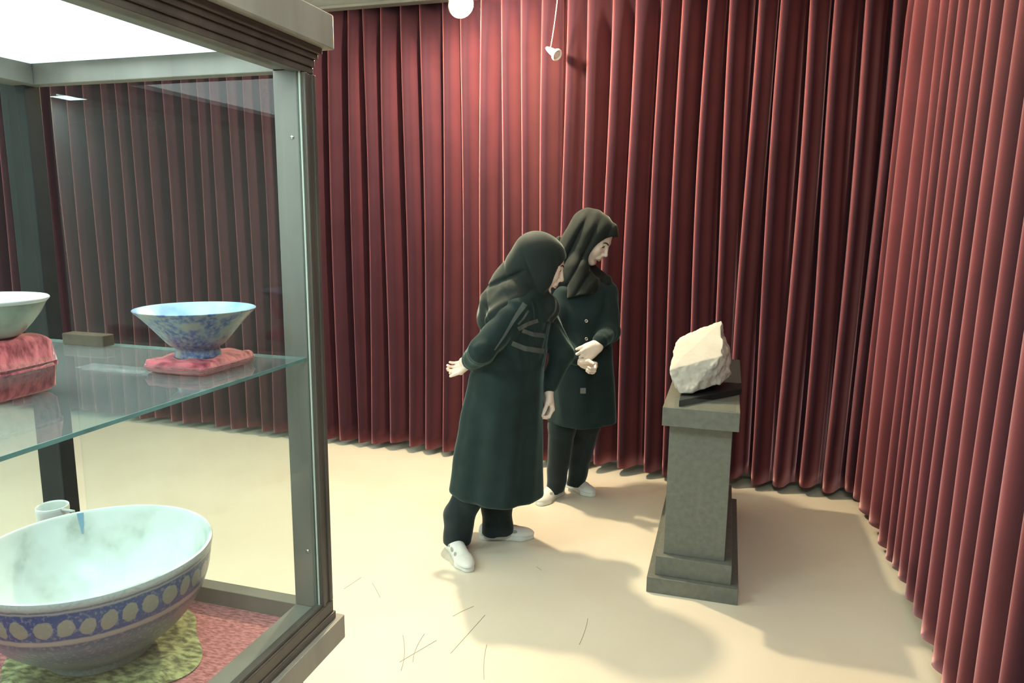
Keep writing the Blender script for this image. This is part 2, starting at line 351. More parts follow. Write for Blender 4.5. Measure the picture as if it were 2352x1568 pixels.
# ------------------------------------------------------------------ display case
CX0, CX1, CY0, CY1 = -1.475, -0.770, 0.05, 1.267    # outer faces of the posts
case = empty('display_case', (-1.12, 0.66, 0), 'tall grey-brown wooden glass display case at the left, holding ceramic bowls', 'display case')
boxes('base_cabinet', [((CX0 + 0.04, CY0 + 0.0, 0), (-0.757, 1.127, 0.59)), ((CX0 + 0.05, CY0 + 0.03, 0.0), (-0.75, 1.135, 0.06))], wood, case)
boxes('ledge', [((CX0 - 0.05, CY0 - 0.02, 0.5925), (-0.755, 1.287, 0.647))], wood_lit, case, 0.0025)
boxes('base_moulding', [((-0.800, CY0, 0.647), (-0.766, CY1 + 0.003, 0.664)), ((-0.797, CY0, 0.664), (-0.770, CY1, 0.6905)), ((-0.790, CY0, 0.690), (-0.774, CY1 - 0.003, 0.6975))], wood_dark, case, 0.002)
boxes('sill', [((-0.838, CY0, 0.645), (-0.7975, 1.229, 0.688))], wood, case, 0.0015)
boxes('sill', [((CX0 - 0.03, 1.229, 0.645), (-0.7975, 1.262, 0.688))], wood, case, 0.0015)
boxes('sill', [((CX0 - 0.036, CY0, 0.645), (CX0 - 0.002, 1.229, 0.688))], wood, case, 0.0015)
boxes('velvet_bed', [((CX0, CY0 + 0.01, 0.6475), (-0.838, 1.229, 0.652))], crushed2, case, 0.001)
PZ0, PZ1 = 0.688, 1.80
def post(x0, x1, y0, y1, sx):
    # square post with reeded outer face
    L = [((x0, y0, PZ0), (x1, y1, PZ1))]
    return boxes('post', L, wood, case, 0.002)
post(-0.838, -0.787, 1.229, 1.262, 1)
boxes('post', [((-0.787, 1.231, 0.6905), (-0.770, 1.240, 1.7625)), ((-0.787, 1.242, 0.6905), (-0.7735, 1.254, 1.7625)), ((-0.787, 1.256, 0.6905), (-0.770, 1.267, 1.7625)), ((-0.787, 1.23, 0.6905), (-0.7745, 1.267, 1.7625))], wood_dark, case, 0.0015)['label'] = 'dark reeded outer face of the corner post'
boxes('glazing_bead', [((-0.7815, 1.2260, 0.692), (-0.7785, 1.2300, 1.765))], bead_m, case, 0.001)
boxes('post', [((CX0 - 0.036, 1.229, PZ0), (CX0 + 0.032, CY1, PZ1))], dark_board_shade, case)  # back-left wooden post, its backlit shade put in as a dark colour
boxes('post', [((-0.838, CY0, PZ0), (-0.770, CY0 + 0.068, PZ1))], wood, case)
boxes('post', [((CX0, CY0, PZ0), (CX0 + 0.068, CY0 + 0.068, PZ1))], wood, case)
boxes('top_rail', [((CX0, 1.229, 1.765), (-0.7875, 1.258, 1.83))], wood, case, 0.0015)
boxes('top_rail', [((-0.838, CY0, 1.768), (-0.800, 1.229, 1.83))], wood, case, 0.0015)
boxes('top_rail', [((CX0, CY0, 1.765), (CX0 + 0.06, 1.229, 1.83))], wood, case, 0.0015)
boxes('top_moulding', [((-0.800, CY0, 1.763), (-0.774, CY1, 1.776)), ((-0.800, CY0, 1.776), (-0.770, CY1, 1.790)), ((-0.800, CY0, 1.790), (-0.765, CY1 + 0.004, 1.800)), ((-0.800, CY0, 1.800), (-0.759, CY1 + 0.010, 1.812))], wood_dark, case, 0.002)
boxes('cornice', [((CX0 - 0.05, CY0 - 0.02, 1.812), (-0.745, 1.297, 1.876))], wood_lit, case, 0.003)
# lit roof panel inside
boxes('light_panel', [((CX0 + 0.06, CY0 + 0.02, 1.806), (-0.842, 1.226, 1.8115))], panel_e, case, 0)
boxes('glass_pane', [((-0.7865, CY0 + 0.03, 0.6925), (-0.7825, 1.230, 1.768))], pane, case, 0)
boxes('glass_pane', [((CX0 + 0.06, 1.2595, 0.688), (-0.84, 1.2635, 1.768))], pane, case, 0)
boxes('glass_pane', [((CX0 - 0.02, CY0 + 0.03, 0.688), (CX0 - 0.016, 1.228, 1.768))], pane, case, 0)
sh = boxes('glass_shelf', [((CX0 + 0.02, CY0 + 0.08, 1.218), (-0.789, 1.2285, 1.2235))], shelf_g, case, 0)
boxes('shelf_edge', [((-0.7895, CY0 + 0.08, 1.2178), (-0.7880, 1.2285, 1.2237)), ((CX0 + 0.02, 1.2282, 1.2178), (-0.789, 1.2292, 1.2237))], edge_m, case, 0)['label'] = 'green polished edge of the glass shelf'
for (px, py) in ((671, 315), (707, 1265)):
    p = at(px, py, Y=1.229)
    o = lathe('screw', [(0.0001, 0), (0.0040, 0), (0.0037, 0.0015), (0.0001, 0.0022)], p, metal, case, 16); o.rotation_euler = (math.pi / 2, 0, 0)
# ------------------------------------------------------------------ ceramics
def ceramic(name, kind):
    m = bpy.data.materials.new(name); m.use_nodes = True; nt = m.node_tree; b = nt.nodes['Principled BSDF']; N = nt.nodes.new; Lk = nt.links.new
    b.inputs['Roughness'].default_value = 0.28
    tc = N('ShaderNodeTexCoord'); sx = N('ShaderNodeSeparateXYZ'); Lk(tc.outputs['Object'], sx.inputs[0])
    def math_(op, a, b_=None, c_=None):
        n = N('ShaderNodeMath'); n.operation = op
        for i, v in enumerate((a, b_, c_)):
            if v is None: continue
            if isinstance(v, (int, float)): n.inputs[i].default_value = v
            else: Lk(v, n.inputs[i])
        return n.outputs[0]
    def noise(scale, det=5):
        n = N('ShaderNodeTexNoise'); n.inputs['Scale'].default_value = scale; n.inputs['Detail'].default_value = det; Lk(tc.outputs['Object'], n.inputs['Vector']); return n.outputs['Fac']
    def ramp(fac, els, const=False):
        r = N('ShaderNodeValToRGB'); Lk(fac, r.inputs[0]); e = r.color_ramp.elements
        if const: r.color_ramp.interpolation = 'CONSTANT'
        e[0].position, e[0].color = els[0][0], (*els[0][1], 1); e[1].position, e[1].color = els[1][0], (*els[1][1], 1)
        for p_, c_ in els[2:]: q = e.new(p_); q.color = (*c_, 1)
        return r.outputs[0]
    def mix(f, a, b_):
        n = N('ShaderNodeMix'); n.data_type = 'RGBA'
        Lk(f, n.inputs['Factor'])
        for s_, v in ((6, a), (7, b_)):
            if isinstance(v, tuple): n.inputs[s_].default_value = (*v, 1)
            else: Lk(v, n.inputs[s_])
        return n.outputs[2]
    if kind == 'small':
        c = ramp(noise(24, 10), [(0.33, (0.38, 0.36, 0.28)), (0.43, (0.30, 0.35, 0.36)), (0.50, (0.14, 0.22, 0.38)), (0.58, (0.06, 0.11, 0.32)), (0.70, (0.26, 0.32, 0.36))])
        c = mix(ramp(noise(130, 6), [(0.42, (0, 0, 0)), (0.62, (0.75, 0.75, 0.75))]), c, (0.36, 0.40, 0.40))
    elif kind == 'in_small':
        c = ramp(noise(30, 6), [(0.35, (0.25, 0.40, 0.58)), (0.6, (0.38, 0.54, 0.66))])
    elif kind == 'in_big':
        c = ramp(noise(11, 7), [(0.32, (0.52, 0.56, 0.52)), (0.42, (0.74, 0.78, 0.75)), (0.55, (0.84, 0.88, 0.88))])
    else:
        zz = math_('DIVIDE', sx.outputs['Z'], 0.205)
        zz = math_('ADD', zz, math_('MULTIPLY', math_('SUBTRACT', noise(60, 4), 0.5), 0.02))
        cream, blue, grey = (0.46, 0.46, 0.40), (0.055, 0.10, 0.27), (0.22, 0.25, 0.27)
        c = ramp(zz, [(0.0, (0.26, 0.30, 0.30)), (0.14, (0.09, 0.13, 0.18)), (0.26, (0.17, 0.24, 0.30)), (0.40, (0.11, 0.16, 0.24)), (0.52, (0.18, 0.25, 0.31)), (0.60, (0.10, 0.14, 0.22)), (0.62, cream), (0.655, cream), (0.67, blue), (0.915, blue), (0.93, (0.46, 0.48, 0.45)), (0.95, (0.12, 0.16, 0.26)), (0.965, (0.5, 0.52, 0.48)), (0.99, (0.6, 0.66, 0.66))])
        ang = math_('ARCTAN2', sx.outputs['Y'], sx.outputs['X']); u = math_('MULTIPLY', ang, 38 / (2 * math.pi)); u = math_('ADD', u, math_('MULTIPLY', noise(9, 1), 0.9)); fr = math_('SUBTRACT', math_('FRACT', math_('ADD', u, 40.0)), 0.5)
        v = math_('DIVIDE', math_('SUBTRACT', math_('ADD', zz, math_('MULTIPLY', math_('SUBTRACT', noise(12, 1), 0.5), 0.10)), 0.79), 0.088)
        rr = math_('ADD', math_('POWER', math_('ABSOLUTE', math_('DIVIDE', fr, 0.42)), 2.0), math_('POWER', math_('ABSOLUTE', v), 2.0))
        msk = ramp(math_('ADD', rr, math_('MULTIPLY', math_('SUBTRACT', noise(120, 3), 0.5), 0.6)), [(0.82, (1, 1, 1)), (1.0, (0, 0, 0))])
        c = mix(msk, c, (0.34, 0.34, 0.27))
        spk = ramp(noise(160, 3), [(0.52, (0, 0, 0)), (0.66, (0.45, 0.45, 0.45))])
        c = mix(spk, c, (0.40, 0.42, 0.42))
    Lk(c, b.inputs['Base Color'])
    bp = N('ShaderNodeBump'); bp.inputs['Strength'].default_value = 0.25; bp.inputs['Distance'].default_value = 0.001; Lk(noise(150, 3), bp.inputs['Height']); Lk(bp.outputs[0], b.inputs['Normal'])
    return m
cer_s, cer_b, cin_s, cin_b = ceramic('mottled_blue_glaze', 'small'), ceramic('blue_spotted_glaze', 'big'), ceramic('pale_blue_glaze', 'in_small'), ceramic('white_glaze', 'in_big')
def bowl(name, c, prof_out, prof_in, mo, mi, label, wob=0.006):
    e = empty(name, c, label, 'bowl')
    lathe('outer_wall', prof_out, c, mo, e, 96, wob)
    lathe('inner_bowl', prof_in, c, mi, e, 96, wob)
    return e
# small bowl on shelf
SB = (-0.914, 1.075, 1.2475)
po = [(0.0001, 0.003), (0.030, 0.003), (0.034, 0.0), (0.040, 0.0), (0.0385, 0.008), (0.037, 0.016), (0.041, 0.019), (0.048, 0.024), (0.060, 0.038), (0.074, 0.055), (0.089, 0.072), (0.100, 0.083), (0.1025, 0.0862), (0.1015, 0.0872)]
pi_ = [(0.1015, 0.0872), (0.0985, 0.0855), (0.086, 0.073), (0.071, 0.056), (0.056, 0.039), (0.042, 0.027), (0.025, 0.0215), (0.0001, 0.021)]
po = crom(po, 3); pi_ = crom(pi_, 3)
bowl('ceramic_bowl', SB, po, pi_, cer_s, cin_s, 'small flared blue and white ceramic bowl on a red cushion on the glass shelf')
# big bowl
BB = (-1.138, 1.018, 0.6575)
po = [(0.0001, 0.006), (0.075, 0.006), (0.080, 0.0), (0.092, 0.0), (0.092, 0.012), (0.100, 0.020), (0.125, 0.036), (0.160, 0.068), (0.186, 0.105), (0.2005, 0.140), (0.206, 0.165), (0.209, 0.188), (0.2125, 0.203), (0.212, 0.210)]
pi_ = [(0.212, 0.210), (0.2075, 0.211), (0.203, 0.200), (0.199, 0.170), (0.192, 0.140), (0.178, 0.108), (0.152, 0.074), (0.118, 0.045), (0.08, 0.029), (0.0001, 0.024)]
bb = bowl('ceramic_bowl', BB, crom(po, 3), crom(pi_, 3), cer_b, cin_b, 'large blue ceramic bowl with a band of pale spots and white inside, on olive cloth', 0.004)
patch('blue_drip', [o for o in bb.children if o.name.startswith('inner')][0], [(184, 1178), (188, 1205), (190, 1226)], (16, 3), mat('pale_blue_drip', (0.25, 0.42, 0.60), 0.3), bb, 0.0015)['label'] = 'pale blue glaze drip running down from the rim'
# cushions
def cushion(name, x0, x1, y0, y1, z0, z1, m, label, cat='cushion', seed=0, n=26):
    R = random.Random(seed); V = []; Fc = []; cx, cy = (x0 + x1) / 2, (y0 + y1) / 2; hx, hy = (x1 - x0) / 2, (y1 - y0) / 2
    for side in (0, 1):
        for i in range(n + 1):
            for j in range(n + 1):
                u, v = -1 + 2 * i / n, -1 + 2 * j / n; e = max(abs(u), abs(v)); rr = 1 - 0.10 * (u * u * v * v)
                wr = 0.0015 * math.sin(9 * u + 5 * v + seed) + 0.001 * math.sin(17 * v - 6 * u)
                puff = (1 - e ** 12) ** 0.5
                z = (z0 + z1) / 2 + (1 if side else -1) * ((z1 - z0) / 2 * (0.08 + 0.92 * puff)) + (wr * puff if side else 0)
                V.append((cx + hx * u * rr, cy + hy * v * rr, z))
    st = (n + 1) ** 2
    for side in (0, 1):
        for i in range(n):
            for j in range(n):
                a = side * st + i * (n + 1) + j; q = (a, a + n + 1, a + n + 2, a + 1); Fc.append(q if side else q[::-1])
    bd = [(0, j) for j in range(n)] + [(i, n) for i in range(n)] + [(n, j) for j in range(n, 0, -1)] + [(i, 0) for i in range(n, 0, -1)]
    for k in range(len(bd)):
        a, b = bd[k], bd[(k + 1) % len(bd)]; ia, ib = a[0] * (n + 1) + a[1], b[0] * (n + 1) + b[1]; Fc.append((ia, ib, st + ib, st + ia))
    o = pydata(name, V, Fc, m); tag(o, label, cat); return o
cushion('velvet_cushion', -0.985, -0.848, 1.005, 1.165, 1.2238, 1.2478, crushed, 'flat square red crushed velvet cushion under the small bowl on the glass shelf', seed=2)
cushion('velvet_block', -1.17, -0.995, 0.70, 0.875, 1.2238, 1.315, crushed, 'tall red velvet block at the left edge of the glass shelf', 'cushion', seed=5)
jc = (-1.055, 0.80, 1.3155)
j = empty('ceramic_jar', jc, 'small greenish ceramic pot on the tall red velvet block', 'pot')
lathe('body', crom([(0.0001, 0), (0.035, 0), (0.05, 0.012), (0.068, 0.035), (0.075, 0.048), (0.078, 0.054)], 3), jc, mat('green_grey_glaze', (0.40, 0.48, 0.40), 0.3, var=0.3, scale=30), j)
lathe('rim', crom([(0.078, 0.053), (0.082, 0.058), (0.078, 0.061), (0.070, 0.056), (0.050, 0.03), (0.0001, 0.012)], 3), jc, cin_b, j)
bk = boxes('wooden_block', [((-1.355, 1.185, 1.2238), (-1.246, 1.215, 1.248))], mat('brown_block_wood', (0.10, 0.075, 0.05), 0.4, var=0.3, scale=40), None, 0.002)
tag(bk, 'narrow brown wooden block lying at the back of the glass shelf', 'wooden block')
# olive cloth under the big bowl
n = 60; V = []; Fc = []
for i in range(n + 1):
    for k in range(96):
        a = 2 * math.pi * k / 96; R = (0.178 + 0.012 * math.sin(3 * a + 1) + 0.010 * math.sin(5 * a + 2.2)) * (i / n)
        R *= 1.0 + 0.06 * math.cos(4 * a) * (i / n)
        hgt = 0.001 + (0.004 + 0.004 * math.sin(7 * a + R * 60) + 0.003 * math.sin(13 * a - R * 90)) * max(0, min(1, (R - 0.115) / 0.03)) * (1 - (i / n) ** 6)
        V.append((BB[0] + 0.01 + R * math.cos(a), BB[1] - 0.0 + R * math.sin(a), 0.6542 + min(hgt, 0.02 if R > 0.1 else 0.0015)))
for i in range(n):
    for k in range(96): k2 = (k + 1) % 96; Fc.append((i * 96 + k, (i + 1) * 96 + k, (i + 1) * 96 + k2, i * 96 + k2))
cl = pydata('cloth', V, Fc, olive)
tag(cl, 'crumpled olive green cloth spread under the large bowl', 'cloth')
# cup behind the big bowl
cc = (-1.418, 1.175, 0.6525)
cp = empty('white_cup', cc, 'white cup with a small loop handle behind the large bowl', 'cup')
lathe('body', crom([(0.0001, 0.004), (0.022, 0.0), (0.026, 0.003), (0.024, 0.02), (0.028, 0.10), (0.030, 0.15), (0.033, 0.196), (0.031, 0.199), (0.028, 0.15), (0.0001, 0.02)], 3), cc, cin_b, cp, 48)
tube('handle', [(cc[0] + 0.031 + 0.036 * math.sin(t) , cc[1] - 0.004, cc[2] + 0.186 + 0.013 - 0.0 * math.cos(t)) for t in [k * math.pi / 10 for k in range(11)]], 0.0035, cin_b, cp)
# ------------------------------------------------------------------ pedestal and stone
ped = empty('pedestal', (-0.065, 3.27, 0), 'deep grey laminate pedestal with stepped base, carrying the pale stone', 'pedestal')
boxes('base_plinth', [((-0.244, 2.785, 0), (0.113, 3.768, 0.067))], stonegrey, ped, 0.002)
boxes('base_moulding', [((-0.215, 2.812, 0.067), (0.084, 3.741, 0.150))], stonegrey, ped, 0.002)
boxes('column', [((-0.186, 2.842, 0.150), (0.054, 3.711, 0.706))], stonegrey, ped, 0.0015)
boxes('top_slab', [((-0.212, 2.785, 0.706), (0.077, 3.768, 0.781))], stonegrey, ped, 0.002)
bm = bmesh.new(); pl = [(-0.152, 2.805), (0.085, 3.10), (0.085, 3.76), (-0.152, 3.76)]
vb = [bm.verts.new((x, y, 0.7815)) for x, y in pl]; f = bm.faces.new(vb); r = bmesh.ops.extrude_face_region(bm, geom=[f])
for v in r['geom']:
    if isinstance(v, bmesh.types.BMVert): v.co.z = 0.806
bmesh.ops.recalc_face_normals(bm, faces=bm.faces); bmesh.ops.bevel(bm, geom=list(bm.edges), offset=0.0015, segments=2, affect='EDGES')
me = bpy.data.meshes.new('display_board'); bm.to_mesh(me); bm.free(); bd = link('display_board', me, dark_board_shade)
tag(bd, 'black glossy board with an angled front edge under the pale stone', 'board')
ah = boxes('acrylic_strip', [((-0.168, 2.790, 0.7815), (0.060, 2.794, 0.822))], acryl, None, 0.0005)
tag(ah, 'clear upright acrylic strip standing at the front of the pedestal top', 'acrylic strip')
# stone block
C_ = [tuple(at(1562, 904, Y=2.89)), tuple(at(1582, 903, Y=2.90)), (-0.03, 3.20, 0.812), (-0.19, 3.13, 0.812), tuple(at(1537, 849, Y=2.92)), tuple(at(1541, 868, Y=2.91)), tuple(at(1659, 815, Y=2.985)), tuple(at(1682, 861, Y=3.05)), tuple(at(1676, 826, Y=3.07)),
      tuple(at(1657, 735, Y=3.13)), tuple(at(1600, 757, Y=3.11)), tuple(at(1556, 779, Y=3.07)), tuple(at(1550, 795, Y=3.03)), tuple(at(1668, 772, Y=3.20)), (-0.17, 3.20, 0.95), (0.02, 3.22, 0.90), tuple(at(1612, 893, Y=2.94)), tuple(at(1655, 884, Y=2.99)), tuple(at(1664, 756, Y=3.17))]
bm = bmesh.new(); vs_ = [bm.verts.new(c) for c in C_]; bmesh.ops.convex_hull(bm, input=vs_)
for v in [v for v in bm.verts if not v.link_faces]: bm.verts.remove(v)
bmesh.ops.triangulate(bm, faces=bm.faces); me = bpy.data.meshes.new('stone_block'); bm.to_mesh(me); bm.free()
st = link('stone_block', me, stone_m, None)
rm = st.modifiers.new('rm', 'REMESH'); rm.mode = 'VOXEL'; rm.voxel_size = 0.004
dg = bpy.context.evaluated_depsgraph_get(); me2 = bpy.data.meshes.new_from_object(st.evaluated_get(dg)); st.modifiers.clear(); st.data = me2
from mathutils import noise as mn
Aw, Bw, Dw = Vector(C_[4]), Vector(C_[6]), Vector(C_[11]); nt_ = (Bw - Aw).cross(Dw - Aw).normalized()
me2.update(); nor = [v.normal.copy() for v in me2.vertices]
for v, nn in zip(me2.vertices, nor):
    up = max(0.0, nn.dot(nt_)); flat = 1 - 0.88 * (1 if up > 0.93 else max(0, (up - 0.7) / 0.23))
    p = v.co
    d = 0.012 * mn.noise(p * 14) + 0.007 * mn.noise(p * 32 + Vector((3, 1, 2))) + 0.003 * mn.noise(p * 75)
    dd = d * flat - 0.002
    v.co = p + nn * dd
    if v.co.z < 0.808: v.co.z = 0.808
me2.polygons.foreach_set('use_smooth', [True] * len(me2.polygons))
tag(st, 'rough pale limestone block with one smooth tilted face, on the pedestal', 'stone')
# ------------------------------------------------------------------ lamps
def spot_lamp(name, loc, dr, cord_top, label, lit, sc_=1.0):
    e = empty(name, loc, label, 'lamp'); dr = Vector(dr).normalized(); q = dr.to_track_quat('Z', 'Y')
    def put(o): o.rotation_mode = 'QUATERNION'; o.rotation_quaternion = q; return o
    S = sc_
    put(lathe('housing', [(r * S, z * S) for r, z in crom([(0.0001, -0.105), (0.008, -0.100), (0.014, -0.085), (0.022, -0.045), (0.026, -0.012), (0.030, 0.0), (0.024, 0.0), (0.0001, -0.02)], 3)], loc, white_pl, e, 40))
    put(lathe('lamp_rim', [(r * S, z * S) for r, z in crom([(0.026, -0.004), (0.037, 0.002), (0.040, 0.014), (0.036, 0.022), (0.030, 0.020), (0.027, 0.008)], 3)], loc, white_pl, e, 40))
    bl = put(lathe('bulb', [(r * S, z * S) for r, z in crom([(0.027, 0.006), (0.024, 0.012), (0.014, 0.016), (0.0001, 0.018)], 3)], loc, bulb_e if lit else mat('frosted_lamp_glass', (0.9, 0.9, 0.86), 0.3), e, 32))
    p0 = Vector(loc) - dr * 0.06 * S; p3 = Vector(cord_top)
    p1 = p0 + Vector((0.012, 0, 0.05)); p2 = p3 + Vector((0.012, 0, -0.2))
    tube('cord', [p0 * (1 - t) ** 3 + p1 * 3 * t * (1 - t) ** 2 + p2 * 3 * t * t * (1 - t) + p3 * t ** 3 for t in [k / 24 for k in range(25)]], 0.0028 * S, white_pl, e)
    return e
spot_lamp('spot_lamp', tuple(LAMP), (0.5, -0.45, -0.55), (LAMP.x - 0.02, LAMP.y, 2.949), 'lit white spot lamp hanging at the top near the curtain, blazing bright', True, 1.6)
L2 = at(1276, 124, Y=3.93)
spot_lamp('spot_lamp', tuple(L2), (0.6, -0.35, -0.42), tuple(at(1276, -200, Y=3.93).lerp(Vector((-0.925, 3.93, 2.949)), 1.0)), 'small unlit white spot lamp hanging on a thin white cord before the curtain', False, 0.80)
# fluorescent fixtures (ceiling, behind and above the viewer)
fx = None
def copy_tree(o, parent=None):
    c = o.copy(); col.objects.link(c)
    if parent: c.parent = parent; c.matrix_parent_inverse = o.matrix_parent_inverse.copy()
    for ch in o.children: copy_tree(ch, c)
    return c
for i, (x, y) in enumerate(TUBES):
    loc = (x, y, 2.95)
    if fx is None:
        fx = empty('ceiling_light', loc, 'long fluorescent ceiling fitting with two lit tubes', 'ceiling light', 'fluorescent ceiling fittings')
        boxes('fitting', [((x - 0.65, y - 0.11, 2.915), (x + 0.65, y + 0.11, 2.9495))], white_pl, fx)
        for s_ in (-0.05, 0.05): tube('fluorescent_tube', [(x - 0.6, y + s_, 2.895), (x + 0.6, y + s_, 2.895)], 0.013, tube_e, fx, 10)
    else:
        c = copy_tree(fx); c.location = loc
        for ch in c.children: ch.matrix_parent_inverse = Matrix.Translation(Vector((-TUBES[0][0], -TUBES[0][1], -2.95)))
# boards on the wall behind the viewer (seen as reflections)
for k, (x, z0, z1) in enumerate(((-4.6, 1.85, 2.2), (-4.6, 1.2, 1.72), (-2.4, 1.2, 2.0))):
    o = boxes('poster_board', [((x - 0.22, -6.995, z0), (x + 0.22, -6.97, z1))], paper); tag(o, ('upper plain white notice board on the wall behind the viewer', 'lower plain white notice board on the wall behind the viewer', 'tall separate white notice board on the wall behind the viewer')[k], 'notice board')
# ------------------------------------------------------------------ people
def basis(f, up=(0, 0, 1), roll=0.0):
    f = np.array(f, float); f /= np.linalg.norm(f); u = np.array(up, float); l = np.cross(u, f); l /= np.linalg.norm(l); u = np.cross(f, l); return f, l, u
def head_mesh(c, f, up=(0, 0, 1), neck_to=None, h=0.0022, grow=0.0, F=None):
    c = np.array(c, float); f, l, u = basis(f, up); B = [f, l, u]
    P = lambda x, y, z: c + f * x + l * y + u * z
    own = F is None
    if own: F = Field(c - 0.17, c + 0.17, h)
    g = grow
    F.ell(P(-0.012, 0, 0.030), (0.098 + g, 0.077 + g, 0.088 + g), B)
    F.ell(P(0.030, 0, -0.030), (0.062 + g, 0.060 + g, 0.084 + g), B, k=0.02)
    for s_ in (1, -1):
        F.cone(P(0.0, 0.042 * s_, -0.050), P(0.066, 0.014 * s_, -0.098), 0.022 + g, 0.014 + g, k=0.022)
        F.ell(P(0.058, 0.034 * s_, -0.020), (0.024 + g, 0.020 + g, 0.026 + g), B, k=0.02)
    F.cone(P(0.072, 0.008, -0.100), P(0.072, -0.008, -0.100), 0.0145 + g, 0.0145 + g, k=0.012)
    if g == 0:
        for s_ in (1, -1):
            F.ell(P(0.094, 0.031 * s_, 0.004), (0.015, 0.019, 0.013), B, k=0.014, op='sub')
            F.cone(P(0.082, 0.012 * s_, 0.022), P(0.066, 0.043 * s_, 0.022), 0.008, 0.005, k=0.016)
            F.ell(P(0.0715, 0.031 * s_, 0.002), (0.0125, 0.0150, 0.0100), B, k=0.006)
            F.cone(P(0.0825, 0.021 * s_, 0.0065), P(0.0765, 0.041 * s_, 0.004), 0.0022, 0.0022, k=0.005)
        F.cone(P(0.084, 0, 0.018), P(0.106, 0, -0.026), 0.0065, 0.0085, k=0.008)
        F.ell(P(0.106, 0, -0.030), (0.011, 0.0105, 0.0095), B, k=0.006)
        for s_ in (1, -1): F.ell(P(0.097, 0.0115 * s_, -0.034), (0.0105, 0.0065, 0.0075), B, k=0.005)
        for s_ in (1, -1): F.ell(P(0.103, 0.0055 * s_, -0.0415), (0.004, 0.0028, 0.004), B, k=0.002, op='sub')
        F.ell(P(0.090, 0, -0.055), (0.012, 0.020, 0.018), B, k=0.012)
        for s_ in (1, -1):
            F.cone(P(0.0965, 0.004 * s_, -0.0585), P(0.084, 0.022 * s_, -0.063), 0.0052, 0.0025, k=0.004)
            F.cone(P(0.0935, 0.003 * s_, -0.0715), P(0.083, 0.020 * s_, -0.067), 0.0060, 0.0025, k=0.004)
        F.cone(P(0.0995, 0.020, -0.0655), P(0.0995, -0.020, -0.0655), 0.0022, 0.0022, k=0.002, op='sub')
        F.cone(P(0.090, 0.012, -0.083), P(0.090, -0.012, -0.083), 0.006, 0.006, k=0.01, op='sub')
    if neck_to is not None: F.cone(P(-0.02, 0, -0.06), neck_to, 0.048 + g, 0.050 + g, k=0.02)
    return F.mesh() if own else None
def hand_mesh(wr, fwd, palm, thumb_side=1, curl=(40, 50, 40), tcurl=30, spread=1.0, s=1.0, sleeve=None, h=0.0018, curls=None, thumb_dir=(0.55, 0.75, 0.35)):
    """wr wrist point; fwd along the palm; palm = outward normal of the palm; thumb_side +-1"""
    wr = np.array(wr, float); f = np.array(fwd, float); f /= np.linalg.norm(f); n = np.array(palm, float); n -= f * (n @ f); n /= np.linalg.norm(n)
    t = np.cross(n, f) * thumb_side
    F = Field(wr - 0.20 * s, wr + 0.20 * s, h)
    P = lambda a, b, c: wr + (f * a + t * b + n * c) * s
    kn = [(0.086, 0.030), (0.090, 0.010), (0.086, -0.010), (0.079, -0.028)]; ln = [(0.040, 0.024, 0.020), (0.044, 0.028, 0.021), (0.040, 0.026, 0.020), (0.031, 0.020, 0.018)]
    if sleeve is not None: F.cone(P(-0.0, 0, 0), np.array(sleeve, float), 0.024 * s, 0.028 * s)
    F.cone(P(0, 0.008, 0), P(0, -0.008, 0), 0.021 * s, 0.021 * s, k=0.008)
    for i, (a, b) in enumerate(kn): F.cone(P(0.006, b * 0.55, 0), P(a, b, -0.002), 0.017 * s, 0.0115 * s, k=0.010)
    F.cone(P(0.015, 0.020, 0.008), P(0.050, 0.036, 0.012), 0.016 * s, 0.012 * s, k=0.012)
    F.cone(P(0.015, -0.020, 0.007), P(0.055, -0.026, 0.007), 0.013 * s, 0.011 * s, k=0.012)
    for i, (a, b) in enumerate(kn):
        p = P(a, b, -0.002); ang = 0; cu = curls[i] if curls else curl; r = (0.0092, 0.0094, 0.0090, 0.0080)[i] * s
        yaw = (b / 0.03) * 0.07 * spread
        for j_ in range(3):
            ang += math.radians(cu[j_]); d = (f * math.cos(yaw) + t * math.sin(yaw)) * math.cos(ang) + n * math.sin(ang)
            q = p + d * ln[i][j_] * s; F.cone(p, q, r, r * 0.90, k=0.0035 if j_ else 0.006); r *= 0.90; p = q
    td = f * thumb_dir[0] + t * thumb_dir[1] + n * thumb_dir[2]; td /= np.linalg.norm(td)
    p = P(0.022, 0.024, 0.006); q = p + td * 0.042 * s; F.cone(p, q, 0.014 * s, 0.011 * s, k=0.008)
    a = math.radians(tcurl); td2 = td * math.cos(a) + (f * 0.7 - t * 0.5 + n * 0.5) * math.sin(a); td2 /= np.linalg.norm(td2)
    q2 = q + td2 * 0.030 * s; F.cone(q, q2, 0.0105 * s, 0.0092 * s, k=0.003); F.cone(q2, q2 + td2 * 0.022 * s, 0.0092 * s, 0.0072 * s, k=0.003)
    return F.mesh()
def body_mesh(segs, lo, hi, h=0.008):
    F = Field(lo, hi, h)
    for a, b, ra, rb in segs: F.cone(a, b, ra, rb, k=0.03)
    return F.mesh()
